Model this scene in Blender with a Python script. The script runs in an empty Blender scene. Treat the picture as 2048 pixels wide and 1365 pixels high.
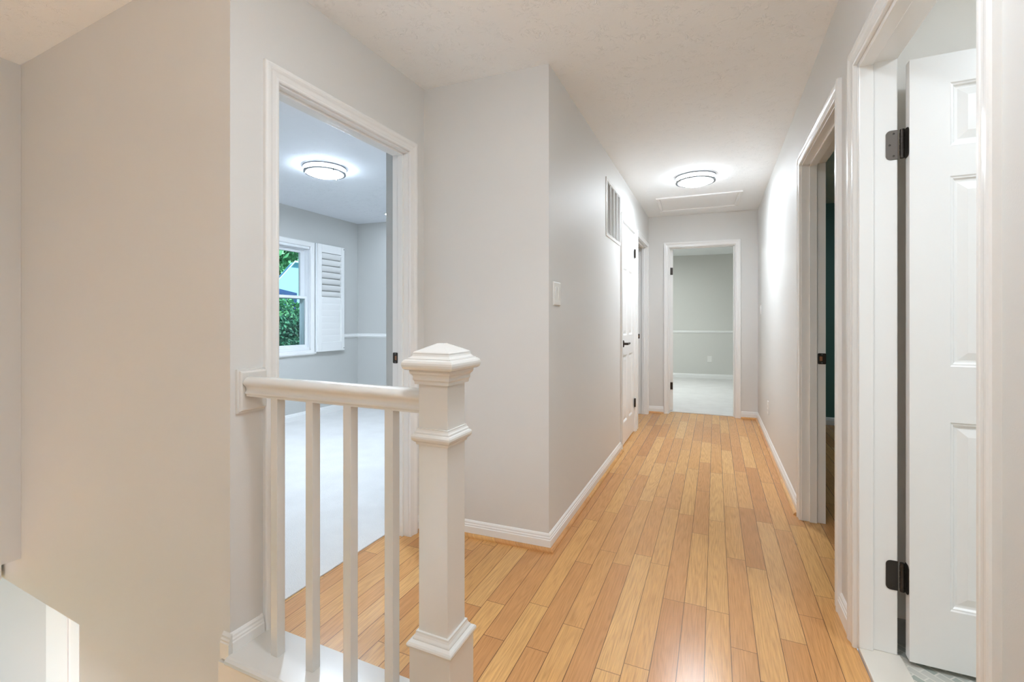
import bpy, bmesh, math, random
from mathutils import Vector, Matrix
R = math.radians
random.seed(7)
sc = bpy.context.scene
COL = sc.collection

# ------------------------------------------------------------ camera, world, sun, exposure
cam_d = bpy.data.cameras.new('camera')
cam = bpy.data.objects.new('camera', cam_d); COL.objects.link(cam); sc.camera = cam
cam.location = (0, 0, 1.153)
cam.rotation_euler = (R(90), 0, R(23.928))
cam_d.sensor_width = 36.0
cam_d.lens = 36.0 * 915 / 2048
cam_d.shift_y = -(682.5 - 640.7) / 2048
cam_d.clip_start = 0.02; cam_d.clip_end = 300

world = bpy.data.worlds.new('world'); sc.world = world; world.use_nodes = True
wn = world.node_tree.nodes; wl = world.node_tree.links; wn.clear()
w_out = wn.new('ShaderNodeOutputWorld'); w_bg = wn.new('ShaderNodeBackground')
w_bg.inputs[0].default_value = (0.62, 0.80, 1.0, 1); w_bg.inputs[1].default_value = 0.45
wl.new(w_bg.outputs[0], w_out.inputs[0])

sun_d = bpy.data.lights.new('sun', 'SUN'); sun = bpy.data.objects.new('sun', sun_d); COL.objects.link(sun)
sun_d.energy = 3.2; sun_d.angle = R(1.0); sun_d.color = (1.0, 0.98, 0.92)
sun.rotation_euler = (R(-20), R(48), 0)

sc.view_settings.view_transform = 'Standard'
sc.view_settings.look = 'None'
sc.view_settings.exposure = 1.2
sc.view_settings.gamma = 1.0
sc.view_settings.use_curve_mapping = False
sc.cycles.max_bounces = 14
sc.cycles.diffuse_bounces = 9
sc.cycles.glossy_bounces = 4
sc.cycles.transparent_max_bounces = 12
sc.cycles.sample_clamp_indirect = 6.0
sc.cycles.use_denoising = True
sc.cycles.caustics_reflective = False
sc.cycles.caustics_refractive = False

HALL_LAMP, ROOM_LAMP, LANDING_FILL, BATH_FILL, FAR_FILL = 8.7, 19.0, 3.3, 4.3, 16.5  # landing, bath and far values drive added, unseen fixtures
WARM = (0.82, 0.91, 1.0); COOL = (0.74, 0.87, 1.02)

# ------------------------------------------------------------ materials
def nt(name):
    m = bpy.data.materials.new(name); m.use_nodes = True
    return m, m.node_tree.nodes, m.node_tree.links, m.node_tree.nodes['Principled BSDF']

def plain(name, col, rough=0.5, bump=0.0, scale=60, metallic=0.0, spec=0.5, var=0.0):
    m, n, l, p = nt(name)
    p.inputs['Base Color'].default_value = (*col, 1)
    p.inputs['Roughness'].default_value = rough
    p.inputs['Metallic'].default_value = metallic
    p.inputs['Specular IOR Level'].default_value = spec
    tc = n.new('ShaderNodeTexCoord')
    if bump:
        t = n.new('ShaderNodeTexNoise'); t.inputs['Scale'].default_value = scale; t.inputs['Detail'].default_value = 3
        l.new(tc.outputs['Object'], t.inputs['Vector'])
        b = n.new('ShaderNodeBump'); b.inputs['Strength'].default_value = bump; b.inputs['Distance'].default_value = 0.002
        l.new(t.outputs['Fac'], b.inputs['Height']); l.new(b.outputs[0], p.inputs['Normal'])
    if var:
        t2 = n.new('ShaderNodeTexNoise'); t2.inputs['Scale'].default_value = 6
        l.new(tc.outputs['Object'], t2.inputs['Vector'])
        mx = n.new('ShaderNodeMix'); mx.data_type = 'RGBA'
        mx.inputs[6].default_value = (*[c * (1 - var) for c in col], 1); mx.inputs[7].default_value = (*[min(1, c * (1 + var)) for c in col], 1)
        l.new(t2.outputs['Fac'], mx.inputs[0]); l.new(mx.outputs[2], p.inputs['Base Color'])
    return m

M = {}
M['paint'] = plain('wall_paint', (0.70, 0.693, 0.672), 0.55, 0.10, 260, spec=0.3)
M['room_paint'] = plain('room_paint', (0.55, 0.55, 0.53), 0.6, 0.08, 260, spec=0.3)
M['bath_paint'] = plain('bath_paint', (0.82, 0.79, 0.74), 0.6, 0.08, 260, spec=0.3)
M['trim'] = plain('trim_paint', (0.83, 0.828, 0.815), 0.24, 0.03, 120)
M['door'] = plain('door_paint', (0.83, 0.825, 0.81), 0.33, 0.05, 90)
M['rail'] = plain('rail_paint', (0.70, 0.69, 0.66), 0.22, 0.03, 120)
M['vinyl'] = plain('window_vinyl', (0.80, 0.82, 0.84), 0.3)
M['plastic'] = plain('plate_plastic', (0.80, 0.79, 0.76), 0.3)
M['bronze'] = plain('dark_bronze', (0.045, 0.036, 0.030), 0.38, 0.05, 300, metallic=0.6)
M['bronze_light'] = plain('paler_bronze', (0.13, 0.11, 0.095), 0.45, 0.05, 300, metallic=0.35)  # paler than the dark bronze; upper bathroom hinge plate only
M['steel'] = plain('brushed_steel', (0.20, 0.205, 0.21), 0.5, metallic=0.5)
M['far_paint'] = plain('far_room_paint', (0.66, 0.655, 0.62), 0.6, 0.08, 260, spec=0.3)
M['hole'] = plain('latch_hole', (0.25, 0.12, 0.06), 0.7)
M['teal'] = plain('teal_paint', (0.085, 0.20, 0.175), 0.6)
M['filter'] = plain('filter_mesh', (0.52, 0.50, 0.47), 0.8)
M['marble'] = plain('cream_marble', (0.74, 0.70, 0.63), 0.25, var=0.04)
M['greytile'] = plain('grey_tile', (0.30, 0.29, 0.28), 0.35, var=0.15)
M['siding'] = plain('pale_blue_siding', (0.30, 0.62, 0.78), 0.7)
M['roofblue'] = plain('blue_shingle', (0.012, 0.055, 0.17), 0.8, 0.5, 30, var=0.3)
M['extwhite'] = plain('white_siding', (0.55, 0.75, 0.86), 0.7)
M['maroon'] = plain('maroon_shutter', (0.085, 0.03, 0.07), 0.6)
M['grass'] = plain('lawn', (0.05, 0.16, 0.05), 0.9, var=0.3)
M['bark'] = plain('bark', (0.06, 0.045, 0.035), 0.9, 0.6, 20)

def emis(name, col, strength):
    m, n, l, p = nt(name)
    p.inputs['Base Color'].default_value = (0.9, 0.9, 0.9, 1)
    p.inputs['Emission Color'].default_value = (*col, 1)
    p.inputs['Emission Strength'].default_value = strength
    return m

def ceiling_mat(name, col):
    m, n, l, p = nt(name)
    p.inputs['Base Color'].default_value = (*col, 1); p.inputs['Roughness'].default_value = 0.75
    p.inputs['Specular IOR Level'].default_value = 0.25
    tc = n.new('ShaderNodeTexCoord')
    n1 = n.new('ShaderNodeTexNoise'); n1.inputs['Scale'].default_value = 5.0; n1.inputs['Detail'].default_value = 3
    l.new(tc.outputs['Object'], n1.inputs['Vector'])
    ad = n.new('ShaderNodeVectorMath'); ad.operation = 'MULTIPLY_ADD'
    ad.inputs[1].default_value = (0.20, 0.20, 0.20)
    l.new(n1.outputs['Color'], ad.inputs[0]); l.new(tc.outputs['Object'], ad.inputs[2])
    # stomped brush pattern: short radiating ridges from thin noise contours
    n2 = n.new('ShaderNodeTexNoise'); n2.inputs['Scale'].default_value = 22; n2.inputs['Detail'].default_value = 2; n2.inputs['Distortion'].default_value = 1.6
    l.new(ad.outputs[0], n2.inputs['Vector'])
    s = n.new('ShaderNodeMath'); s.operation = 'SUBTRACT'; s.inputs[1].default_value = 0.5
    l.new(n2.outputs['Fac'], s.inputs[0])
    ab = n.new('ShaderNodeMath'); ab.operation = 'ABSOLUTE'; l.new(s.outputs[0], ab.inputs[0])
    mr = n.new('ShaderNodeMapRange'); mr.inputs[1].default_value = 0.0; mr.inputs[2].default_value = 0.028; mr.inputs[3].default_value = 1; mr.inputs[4].default_value = 0
    l.new(ab.outputs[0], mr.inputs[0])
    n3 = n.new('ShaderNodeTexNoise'); n3.inputs['Scale'].default_value = 14; n3.inputs['Detail'].default_value = 2
    l.new(tc.outputs['Object'], n3.inputs['Vector'])
    m3 = n.new('ShaderNodeMapRange'); m3.inputs[1].default_value = 0.46; m3.inputs[2].default_value = 0.60
    l.new(n3.outputs['Fac'], m3.inputs[0])
    mu = n.new('ShaderNodeMath'); mu.operation = 'MULTIPLY'; l.new(mr.outputs[0], mu.inputs[0]); l.new(m3.outputs[0], mu.inputs[1])
    b = n.new('ShaderNodeBump'); b.inputs['Strength'].default_value = 0.50; b.inputs['Distance'].default_value = 0.005
    l.new(mu.outputs[0], b.inputs['Height'])
    n4 = n.new('ShaderNodeTexNoise'); n4.inputs['Scale'].default_value = 70; n4.inputs['Detail'].default_value = 2
    l.new(tc.outputs['Object'], n4.inputs['Vector'])
    b2 = n.new('ShaderNodeBump'); b2.inputs['Strength'].default_value = 0.2; b2.inputs['Distance'].default_value = 0.003
    l.new(n4.outputs['Fac'], b2.inputs['Height']); l.new(b.outputs[0], b2.inputs['Normal'])
    l.new(b2.outputs[0], p.inputs['Normal'])
    return m
M['ceiling'] = ceiling_mat('ceiling_texture', (0.90, 0.915, 0.915))
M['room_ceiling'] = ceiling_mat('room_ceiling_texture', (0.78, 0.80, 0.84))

def wood_mat(name, plank=0.0826, planks=True, tint=1.0):
    m, n, l, p = nt(name)
    def math_(op, a, b=None, c=None):
        k = n.new('ShaderNodeMath'); k.operation = op
        for i, v in enumerate((a, b, c)):
            if v is None: continue
            if isinstance(v, (int, float)): k.inputs[i].default_value = v
            else: l.new(v, k.inputs[i])
        return k.outputs[0]
    def comb(x, y, z):
        k = n.new('ShaderNodeCombineXYZ')
        for i, v in enumerate((x, y, z)):
            if isinstance(v, (int, float)): k.inputs[i].default_value = v
            else: l.new(v, k.inputs[i])
        return k.outputs[0]
    def wnoise(vec):
        k = n.new('ShaderNodeTexWhiteNoise'); k.noise_dimensions = '3D'; l.new(vec, k.inputs['Vector']); return k
    tc = n.new('ShaderNodeTexCoord'); sep = n.new('ShaderNodeSeparateXYZ'); l.new(tc.outputs['Object'], sep.inputs[0])
    X, Y = sep.outputs[0], sep.outputs[1]
    if not planks:
        X = math_('ADD', sep.outputs[0], sep.outputs[2])
    xs = math_('DIVIDE', math_('ADD', X, 0.032 + plank * 100), plank)
    row = math_('FLOOR', xs); fx = math_('FRACT', xs)
    r1 = wnoise(comb(row, 3.1, 7.7)); r2 = wnoise(comb(row, 9.4, 1.3))
    L = math_('MULTIPLY_ADD', r2.outputs['Value'], 0.60, 0.56)
    ys = math_('DIVIDE', math_('ADD', Y, math_('MULTIPLY_ADD', r1.outputs['Value'], 5.0, 40.0)), L)
    seg = math_('FLOOR', ys); fy = math_('FRACT', ys)
    rid = wnoise(comb(row, seg, 2.2))
    ramp = n.new('ShaderNodeValToRGB'); l.new(rid.outputs['Value'], ramp.inputs[0])
    e = ramp.color_ramp.elements
    cols = [(0.0, (0.599, 0.281, 0.099)), (0.2, (0.678, 0.339, 0.126)), (0.45, (0.731, 0.383, 0.134)), (0.7, (0.758, 0.417, 0.147)), (0.88, (0.806, 0.470, 0.181)), (1.0, (0.657, 0.325, 0.118))]
    e[0].position, e[0].color = cols[0][0], (*cols[0][1], 1); e[1].position, e[1].color = 1.0, (*cols[-1][1], 1)
    for pos, c in cols[1:-1]:
        k = e.new(pos); k.color = (*c, 1)
    idz = math_('MULTIPLY', rid.outputs['Value'], 50.0)
    # fine grain
    g = n.new('ShaderNodeTexNoise'); g.inputs['Scale'].default_value = 1.0; g.inputs['Detail'].default_value = 4; g.inputs['Roughness'].default_value = 0.65
    l.new(comb(math_('MULTIPLY', X, 330), math_('MULTIPLY', Y, 9.0), idz), g.inputs['Vector'])
    # cathedral figure
    c1 = n.new('ShaderNodeTexNoise'); c1.inputs['Scale'].default_value = 1.0; c1.inputs['Detail'].default_value = 1.5
    l.new(comb(math_('MULTIPLY', X, 17), math_('MULTIPLY', Y, 1.0), idz), c1.inputs['Vector'])
    ring = math_('FRACT', math_('MULTIPLY', c1.outputs['Fac'], 16.0))
    tri = math_('ABSOLUTE', math_('MULTIPLY_ADD', ring, 2.0, -1.0))
    rm = n.new('ShaderNodeMapRange'); rm.inputs[1].default_value = 0.0; rm.inputs[2].default_value = 0.75; rm.inputs[3].default_value = 1.0; rm.inputs[4].default_value = 0.0
    l.new(tri, rm.inputs[0])
    fig = math_('MULTIPLY', rm.outputs[0], math_('MULTIPLY', g.outputs['Fac'], 0.38))
    gr = n.new('ShaderNodeMapRange'); gr.inputs[1].default_value = 0.35; gr.inputs[2].default_value = 0.75; gr.inputs[3].default_value = 0.0; gr.inputs[4].default_value = 0.42
    l.new(g.outputs['Fac'], gr.inputs[0])
    dark = math_('MINIMUM', math_('ADD', fig, gr.outputs[0]), 1.0)
    # knots
    vo = n.new('ShaderNodeTexVoronoi'); vo.inputs['Scale'].default_value = 1.0
    l.new(comb(math_('MULTIPLY', X, 3.2), math_('MULTIPLY', Y, 1.5), 3.0), vo.inputs['Vector'])
    kn = n.new('ShaderNodeMapRange'); kn.inputs[1].default_value = 0.012; kn.inputs[2].default_value = 0.035; kn.inputs[3].default_value = 0.6; kn.inputs[4].default_value = 0.0
    l.new(vo.outputs['Distance'], kn.inputs[0])
    dark = math_('MAXIMUM', dark, kn.outputs[0])
    mx = n.new('ShaderNodeMix'); mx.data_type = 'RGBA'; l.new(dark, mx.inputs[0]); l.new(ramp.outputs[0], mx.inputs[6]); mx.inputs[7].default_value = (0.28, 0.125, 0.042, 1)
    colr = mx.outputs[2]
    hgt = None
    if planks:
        ex = math_('MINIMUM', fx, math_('SUBTRACT', 1.0, fx))
        gx = math_('LESS_THAN', ex, 0.0135)
        ey = math_('MULTIPLY', math_('MINIMUM', fy, math_('SUBTRACT', 1.0, fy)), L)
        gy = math_('LESS_THAN', ey, 0.0010)
        gap = math_('MAXIMUM', gx, gy)
        mg = n.new('ShaderNodeMix'); mg.data_type = 'RGBA'; l.new(math_('MULTIPLY', gap, 0.95), mg.inputs[0]); l.new(colr, mg.inputs[6]); mg.inputs[7].default_value = (0.10, 0.045, 0.018, 1)
        colr = mg.outputs[2]
        hgt = math_('SUBTRACT', math_('MULTIPLY', g.outputs['Fac'], 0.12), gap)
    else:
        hgt = math_('MULTIPLY', g.outputs['Fac'], 0.12)
    l.new(colr, p.inputs['Base Color'])
    # gentle waviness of the finish
    wv = n.new('ShaderNodeTexNoise'); wv.inputs['Scale'].default_value = 9.0; wv.inputs['Detail'].default_value = 2
    l.new(tc.outputs['Object'], wv.inputs['Vector'])
    hh = math_('ADD', hgt, math_('MULTIPLY', wv.outputs['Fac'], 0.55))
    b = n.new('ShaderNodeBump'); b.inputs['Strength'].default_value = 0.22; b.inputs['Distance'].default_value = 0.0015
    l.new(hh, b.inputs['Height']); l.new(b.outputs[0], p.inputs['Normal'])
    p.inputs['Roughness'].default_value = 0.24
    p.inputs['Specular IOR Level'].default_value = 0.5
    return m
M['oak'] = wood_mat('oak_strip_floor')
M['shoe'] = wood_mat('oak_shoe_molding', 0.5, False)

def carpet_mat():
    m, n, l, p = nt('cream_carpet')
    tc = n.new('ShaderNodeTexCoord')
    t = n.new('ShaderNodeTexNoise'); t.inputs['Scale'].default_value = 170; t.inputs['Detail'].default_value = 4; l.new(tc.outputs['Object'], t.inputs['Vector'])
    t2 = n.new('ShaderNodeTexNoise'); t2.inputs['Scale'].default_value = 5; t2.inputs['Detail'].default_value = 3; l.new(tc.outputs['Object'], t2.inputs['Vector'])
    mx = n.new('ShaderNodeMix'); mx.data_type = 'RGBA'; mx.inputs[6].default_value = (0.62, 0.60, 0.58, 1); mx.inputs[7].default_value = (0.86, 0.85, 0.84, 1)
    a = n.new('ShaderNodeMath'); a.operation = 'MULTIPLY_ADD'; a.inputs[1].default_value = 0.45; l.new(t.outputs['Fac'], a.inputs[0])
    b_ = n.new('ShaderNodeMath'); b_.operation = 'MULTIPLY'; b_.inputs[1].default_value = 0.55; l.new(t2.outputs['Fac'], b_.inputs[0]); l.new(b_.outputs[0], a.inputs[2])
    l.new(a.outputs[0], mx.inputs[0]); l.new(mx.outputs[2], p.inputs['Base Color'])
    b = n.new('ShaderNodeBump'); b.inputs['Strength'].default_value = 0.8; b.inputs['Distance'].default_value = 0.006
    l.new(t.outputs['Fac'], b.inputs['Height']); l.new(b.outputs[0], p.inputs['Normal'])
    p.inputs['Roughness'].default_value = 0.95; p.inputs['Specular IOR Level'].default_value = 0.1
    return m
M['carpet'] = carpet_mat()

def mosaic_mat():
    m, n, l, p = nt('mosaic_tile')
    tc = n.new('ShaderNodeTexCoord')
    mp = n.new('ShaderNodeMapping'); mp.inputs['Rotation'].default_value = (0, 0, R(45)); l.new(tc.outputs['Object'], mp.inputs[0])
    br = n.new('ShaderNodeTexBrick'); br.inputs['Scale'].default_value = 9; br.inputs['Mortar Size'].default_value = 0.02
    br.inputs['Color1'].default_value = (0.62, 0.60, 0.55, 1); br.inputs['Color2'].default_value = (0.33, 0.37, 0.33, 1); br.inputs['Mortar'].default_value = (0.70, 0.68, 0.62, 1)
    br.inputs['Brick Width'].default_value = 0.5; br.inputs['Row Height'].default_value = 0.25
    l.new(mp.outputs[0], br.inputs['Vector']); l.new(br.outputs['Color'], p.inputs['Base Color'])
    p.inputs['Roughness'].default_value = 0.35
    return m
M['mosaic'] = mosaic_mat()

def leaf_mat(name, c1, c2, c3):
    m, n, l, p = nt(name)
    tc = n.new('ShaderNodeTexCoord')
    t = n.new('ShaderNodeTexNoise'); t.inputs['Scale'].default_value = 2.4; t.inputs['Detail'].default_value = 5; t.inputs['Roughness'].default_value = 0.8
    l.new(tc.outputs['Object'], t.inputs['Vector'])
    r = n.new('ShaderNodeValToRGB'); l.new(t.outputs['Fac'], r.inputs[0])
    e = r.color_ramp.elements; e[0].position = 0.36; e[0].color = (*c1, 1); e[1].position = 0.66; e[1].color = (*c3, 1)
    k = e.new(0.5); k.color = (*c2, 1)
    l.new(r.outputs[0], p.inputs['Base Color']); p.inputs['Roughness'].default_value = 0.55
    return m
M['leaf_tree'] = leaf_mat('tree_leaves', (0.02, 0.16, 0.06), (0.10, 0.42, 0.17), (0.35, 0.75, 0.45))
M['leaf_bush'] = leaf_mat('bush_leaves', (0.008, 0.06, 0.045), (0.02, 0.16, 0.09), (0.12, 0.42, 0.22))

def glass_mat():
    m = bpy.data.materials.new('window_glass'); m.use_nodes = True; n = m.node_tree.nodes; l = m.node_tree.links; n.clear()
    o = n.new('ShaderNodeOutputMaterial'); tr = n.new('ShaderNodeBsdfTransparent'); gl = n.new('ShaderNodeBsdfGlossy'); mx = n.new('ShaderNodeMixShader')
    tr.inputs[0].default_value = (0.90, 0.97, 0.98, 1); gl.inputs['Roughness'].default_value = 0.02
    fr = n.new('ShaderNodeFresnel'); fr.inputs[0].default_value = 1.3
    l.new(fr.outputs[0], mx.inputs[0]); l.new(tr.outputs[0], mx.inputs[1]); l.new(gl.outputs[0], mx.inputs[2]); l.new(mx.outputs[0], o.inputs[0])
    return m
M['glass'] = glass_mat()

# ------------------------------------------------------------ helpers
class Frame:
    """plan frame of a wall: u runs along the wall face, v goes INTO the wall (away from the viewer), z up"""
    def __init__(s, o, a, v):
        s.o = Vector((o[0], o[1])); d = Vector((a[0] - o[0], a[1] - o[1])); s.len = d.length; s.u = d / s.len
        n = Vector((-s.u.y, s.u.x)); s.v = n if n.dot(Vector(v)) > 0 else -n
    def P(s, u, v, z):
        q = s.o + s.u * u + s.v * v
        return Vector((q.x, q.y, z))
WORLD = Frame((0, 0), (1, 0), (0, 1))

class MB:
    def __init__(s): s.bm = bmesh.new()
    def box(s, u0, u1, v0, v1, z0, z1, f=WORLD):
        p = [f.P(u, v, z) for z in (z0, z1) for v in (v0, v1) for u in (u0, u1)]
        w = [s.bm.verts.new(q) for q in p]
        for q in ((0, 1, 3, 2), (4, 5, 7, 6), (0, 1, 5, 4), (2, 3, 7, 6), (0, 2, 6, 4), (1, 3, 7, 5)):
            s.bm.faces.new([w[i] for i in q])
        return s
    def loft(s, rings, close=True, cap=True):
        rs = [[s.bm.verts.new(p) for p in r] for r in rings]
        m = len(rs[0])
        for a, b in zip(rs, rs[1:]):
            for i in range(m if close else m - 1):
                j = (i + 1) % m
                try: s.bm.faces.new((a[i], a[j], b[j], b[i]))
                except ValueError: pass
        if cap and close:
            s.bm.faces.new(rs[0]); s.bm.faces.new(list(reversed(rs[-1])))
        return s
    def lathe(s, c, prof, n=48, axis=(0, 0, 1)):
        ax = Vector(axis).normalized(); t = Vector((1, 0, 0)) if abs(ax.x) < .9 else Vector((0, 1, 0))
        e1 = ax.cross(t).normalized(); e2 = ax.cross(e1)
        rings = [[Vector(c) + ax * h + (e1 * math.cos(2 * math.pi * i / n) + e2 * math.sin(2 * math.pi * i / n)) * max(r, 1e-4) for i in range(n)] for r, h in prof]
        return s.loft(rings)
    def poly(s, pts, ext):
        """extrude the polygon pts (3-D) by the vector ext"""
        e = Vector(ext); return s.loft([[Vector(p) for p in pts], [Vector(p) + e for p in pts]])
    def face(s, pts):
        s.bm.faces.new([s.bm.verts.new(p) for p in pts]); return s
    def build(s, name, mat, parent=None, smooth=False, bevel=0, origin=None):
        bmesh.ops.recalc_face_normals(s.bm, faces=s.bm.faces)
        me = bpy.data.meshes.new(name)
        if origin is not None:
            bmesh.ops.translate(s.bm, vec=-Vector(origin), verts=s.bm.verts)
        s.bm.to_mesh(me); s.bm.free()
        o = bpy.data.objects.new(name, me); COL.objects.link(o)
        if origin is not None: o.location = origin
        me.materials.append(mat)
        if smooth:
            for p in me.polygons: p.use_smooth = True
            try: me.set_sharp_from_angle(angle=R(35))
            except Exception: pass
        if bevel:
            b = o.modifiers.new('bevel', 'BEVEL'); b.width = bevel; b.segments = 2; b.limit_method = 'ANGLE'; b.angle_limit = R(40)
        if parent is not None:
            o.parent = parent
            pw = Matrix.Identity(4); q = parent
            loc = Vector((0, 0, 0))
            while q is not None: loc += q.location; q = q.parent
            o.location = Vector(o.location) - loc
        return o

def tag(o, label=None, cat=None, group=None, kind=None):
    if label: o['label'] = label
    if cat: o['category'] = cat
    if group: o['group'] = group
    if kind: o['kind'] = kind
    return o
def struct(o): o['kind'] = 'structure'; return o
def empty(name, loc):
    o = bpy.data.objects.new(name, None); COL.objects.link(o); o.location = loc; o.empty_display_size = 0.1; return o

def wall(name, f, u0, u1, th, z0, z1, mat, opens=()):
    mb = MB(); cur = u0
    for (a, b, zb, zt) in sorted(opens):
        if a > cur: mb.box(cur, a, 0, th, z0, z1, f)
        if zt < z1: mb.box(a, b, 0, th, zt, z1, f)
        if zb > z0: mb.box(a, b, 0, th, z0, zb, f)
        cur = b
    if cur < u1: mb.box(cur, u1, 0, th, z0, z1, f)
    return struct(mb.build(name, mat))

def sweep_plan(mb, prof, pts, side):
    """sweep profile [(out, z)] along the plan polyline with mitres; side=+1: offsets to the left of travel"""
    pts = [Vector(p) for p in pts]; ns = []
    for a, b in zip(pts, pts[1:]):
        d = (b - a).normalized(); ns.append(Vector((-d.y, d.x)) * side)
    rings = []
    for i, p in enumerate(pts):
        if i == 0: m = ns[0]
        elif i == len(pts) - 1: m = ns[-1]
        else:
            m = (ns[i - 1] + ns[i]); m = m / m.length; m = m / max(.3, m.dot(ns[i]))
        rings.append([Vector((p.x + m.x * o, p.y + m.y * o, z)) for o, z in prof])
    mb.loft(rings)

BASE = [(0, 0), (0.014, 0), (0.014, 0.052), (0.011, 0.056), (0.0115, 0.062), (0.008, 0.067), (0.0075, 0.074), (0.003, 0.081), (0, 0.083)]
SHOE = [(0.0, 0.0), (0.031, 0.0), (0.030, 0.008), (0.026, 0.014), (0.020, 0.018), (0.0, 0.0185)]
RAIL = [(0, 0.925), (0.008, 0.927), (0.010, 0.936), (0.018, 0.941), (0.018, 0.951), (0.010, 0.956), (0.012, 0.966), (0.006, 0.974), (0, 0.976)]

def baseboard(name, pts, side, shoe=True, z=0.0):
    mb = MB(); sweep_plan(mb, [(o, h + z) for o, h in BASE], pts, side)
    b = struct(mb.build(name, M['trim']))
    if shoe:
        mb = MB(); sweep_plan(mb, [(o, h + z) for o, h in SHOE], pts, side); mb.build('shoe_molding', M['shoe'], b)
    return b

CASE = [(-0.001, 0), (0, 0.010), (0.004, 0.0125), (0.012, 0.0125), (0.014, 0.0105), (0.030, 0.0125), (0.036, 0.0155), (0.042, 0.0175), (0.050, 0.018), (0.056, 0.0165), (0.0585, 0.013), (0.059, 0)]
def casing(f, a, b, zt, parent, rv=0.0, legs='LR', z0=0.0):
    """mitred profiled casing around the opening a..b, 0..zt on the viewer's face of the frame f"""
    mb = MB(); rings = []
    path = []
    if 'L' in legs: path.append(lambda w: (a - rv - w, z0))
    path.append(lambda w: (a - rv - w, zt + rv + w)); path.append(lambda w: (b + rv + w, zt + rv + w))
    if 'R' in legs: path.append(lambda w: (b + rv + w, z0))
    for fn in path:
        ring = []
        for w, t in CASE:
            u, z = fn(w); ring.append(f.P(u, -t, z))
        rings.append(ring)
    mb.loft(rings)
    return mb.build('casing', M['trim'], parent)

def jamb(f, a, b, zt, th, parent, stop=(0.045, 0.080), z0=0.0, bev=0.0012):
    mb = MB(); t = 0.018
    mb.box(a - 0.002, a + t - 0.014, 0.001, th - .001, z0, zt + 0.01, f)       # jamb faces sit just inside the opening
    mb.box(b - t + 0.014, b + 0.002, 0.001, th - .001, z0, zt + 0.01, f)
    mb.box(a - 0.002, b + 0.002, 0.001, th - .001, zt - 0.004, zt + 0.012, f)
    s0, s1 = stop; d = 0.011
    mb.box(a + .004, a + .004 + d, s0, s1, z0, zt, f)
    mb.box(b - .004 - d, b - .004, s0, s1, z0, zt, f)
    mb.box(a + .004, b - .004, s0, s1, zt - .004 - d, zt, f)
    return mb.build('jamb', M['trim'], parent, bevel=bev)

PANEL_ROWS = [(0.194, 0.804), (0.985, 1.601), (1.70, 1.904)]
def leaf_mesh(f, u0, u1, v0, v1, z0, z1, stile=0.103, mull=0.10):
    """six-panel door leaf between faces v0 and v1"""
    mb = MB(); w = u1 - u0
    cols = [(u0 + stile, u0 + w / 2 - mull / 2), (u0 + w / 2 + mull / 2, u1 - stile)]
    us = [u0, cols[0][0], cols[0][1], cols[1][0], cols[1][1], u1]
    zs = [z0] + [z0 + q * (z1 - z0) / 2.0 for r in PANEL_ROWS for q in r] + [z1]
    for vv, sg in ((v0, 1), (v1, -1)):
        for i in range(5):
            for j in range(7):
                a, b, c, d = us[i], us[i + 1], zs[j], zs[j + 1]
                if i in (1, 3) and j in (1, 3, 5):
                    rings = []
                    for ins, dep in ((0, 0), (0.004, 0.003), (0.008, 0.0035), (0.013, 0.009), (0.017, 0.010), (0.021, 0.010), (0.045, 0.003), (0.048, 0.003)):
                        v = vv + sg * dep
                        rings.append([f.P(a + ins, v, c + ins), f.P(b - ins, v, c + ins), f.P(b - ins, v, d - ins), f.P(a + ins, v, d - ins)])
                    rs = [[mb.bm.verts.new(p) for p in r] for r in rings]
                    for r1, r2 in zip(rs, rs[1:]):
                        for k in range(4): mb.bm.faces.new((r1[k], r1[(k + 1) % 4], r2[(k + 1) % 4], r2[k]))
                    mb.bm.faces.new(rs[-1])
                else:
                    mb.face([f.P(a, vv, c), f.P(b, vv, c), f.P(b, vv, d), f.P(a, vv, d)])
    for a in (u0, u1):
        mb.face([f.P(a, v0, z0), f.P(a, v1, z0), f.P(a, v1, z1), f.P(a, v0, z1)])
    for z in (z0, z1):
        mb.face([f.P(u0, v0, z), f.P(u1, v0, z), f.P(u1, v1, z), f.P(u0, v1, z)])
    bmesh.ops.remove_doubles(mb.bm, verts=mb.bm.verts, dist=1e-5)
    return mb

def rounded_plate(mb, P0, e1, e2, nrm, w, h, t, r=0.012, round_sides=(-1, 1)):
    """plate centred on P0, w along e1, h along e2, thickness t along nrm; corners rounded on the given e1 sides"""
    pts = []
    for sx, sy in ((1, 1), (-1, 1), (-1, -1), (1, -1)):
        rr = r if sx in round_sides else 0.0008
        cx, cy = sx * (w / 2 - rr), sy * (h / 2 - rr)
        a0 = {(1, 1): 0, (-1, 1): 90, (-1, -1): 180, (1, -1): 270}[(sx, sy)]
        for k in range(6):
            an = R(a0 + k * 18)
            pts.append(Vector(P0) + Vector(e1) * (cx + rr * math.cos(an)) + Vector(e2) * (cy + rr * math.sin(an)))
    mb.poly(pts, Vector(nrm) * t)

def cyl(mb, c, r, h, n=20, axis=(0, 0, 1)):
    mb.lathe(c, [(0.0002, -h / 2), (r * .9, -h / 2), (r, -h / 2 + r * .1), (r, h / 2 - r * .1), (r * .9, h / 2), (0.0002, h / 2)], n, axis)

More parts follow.
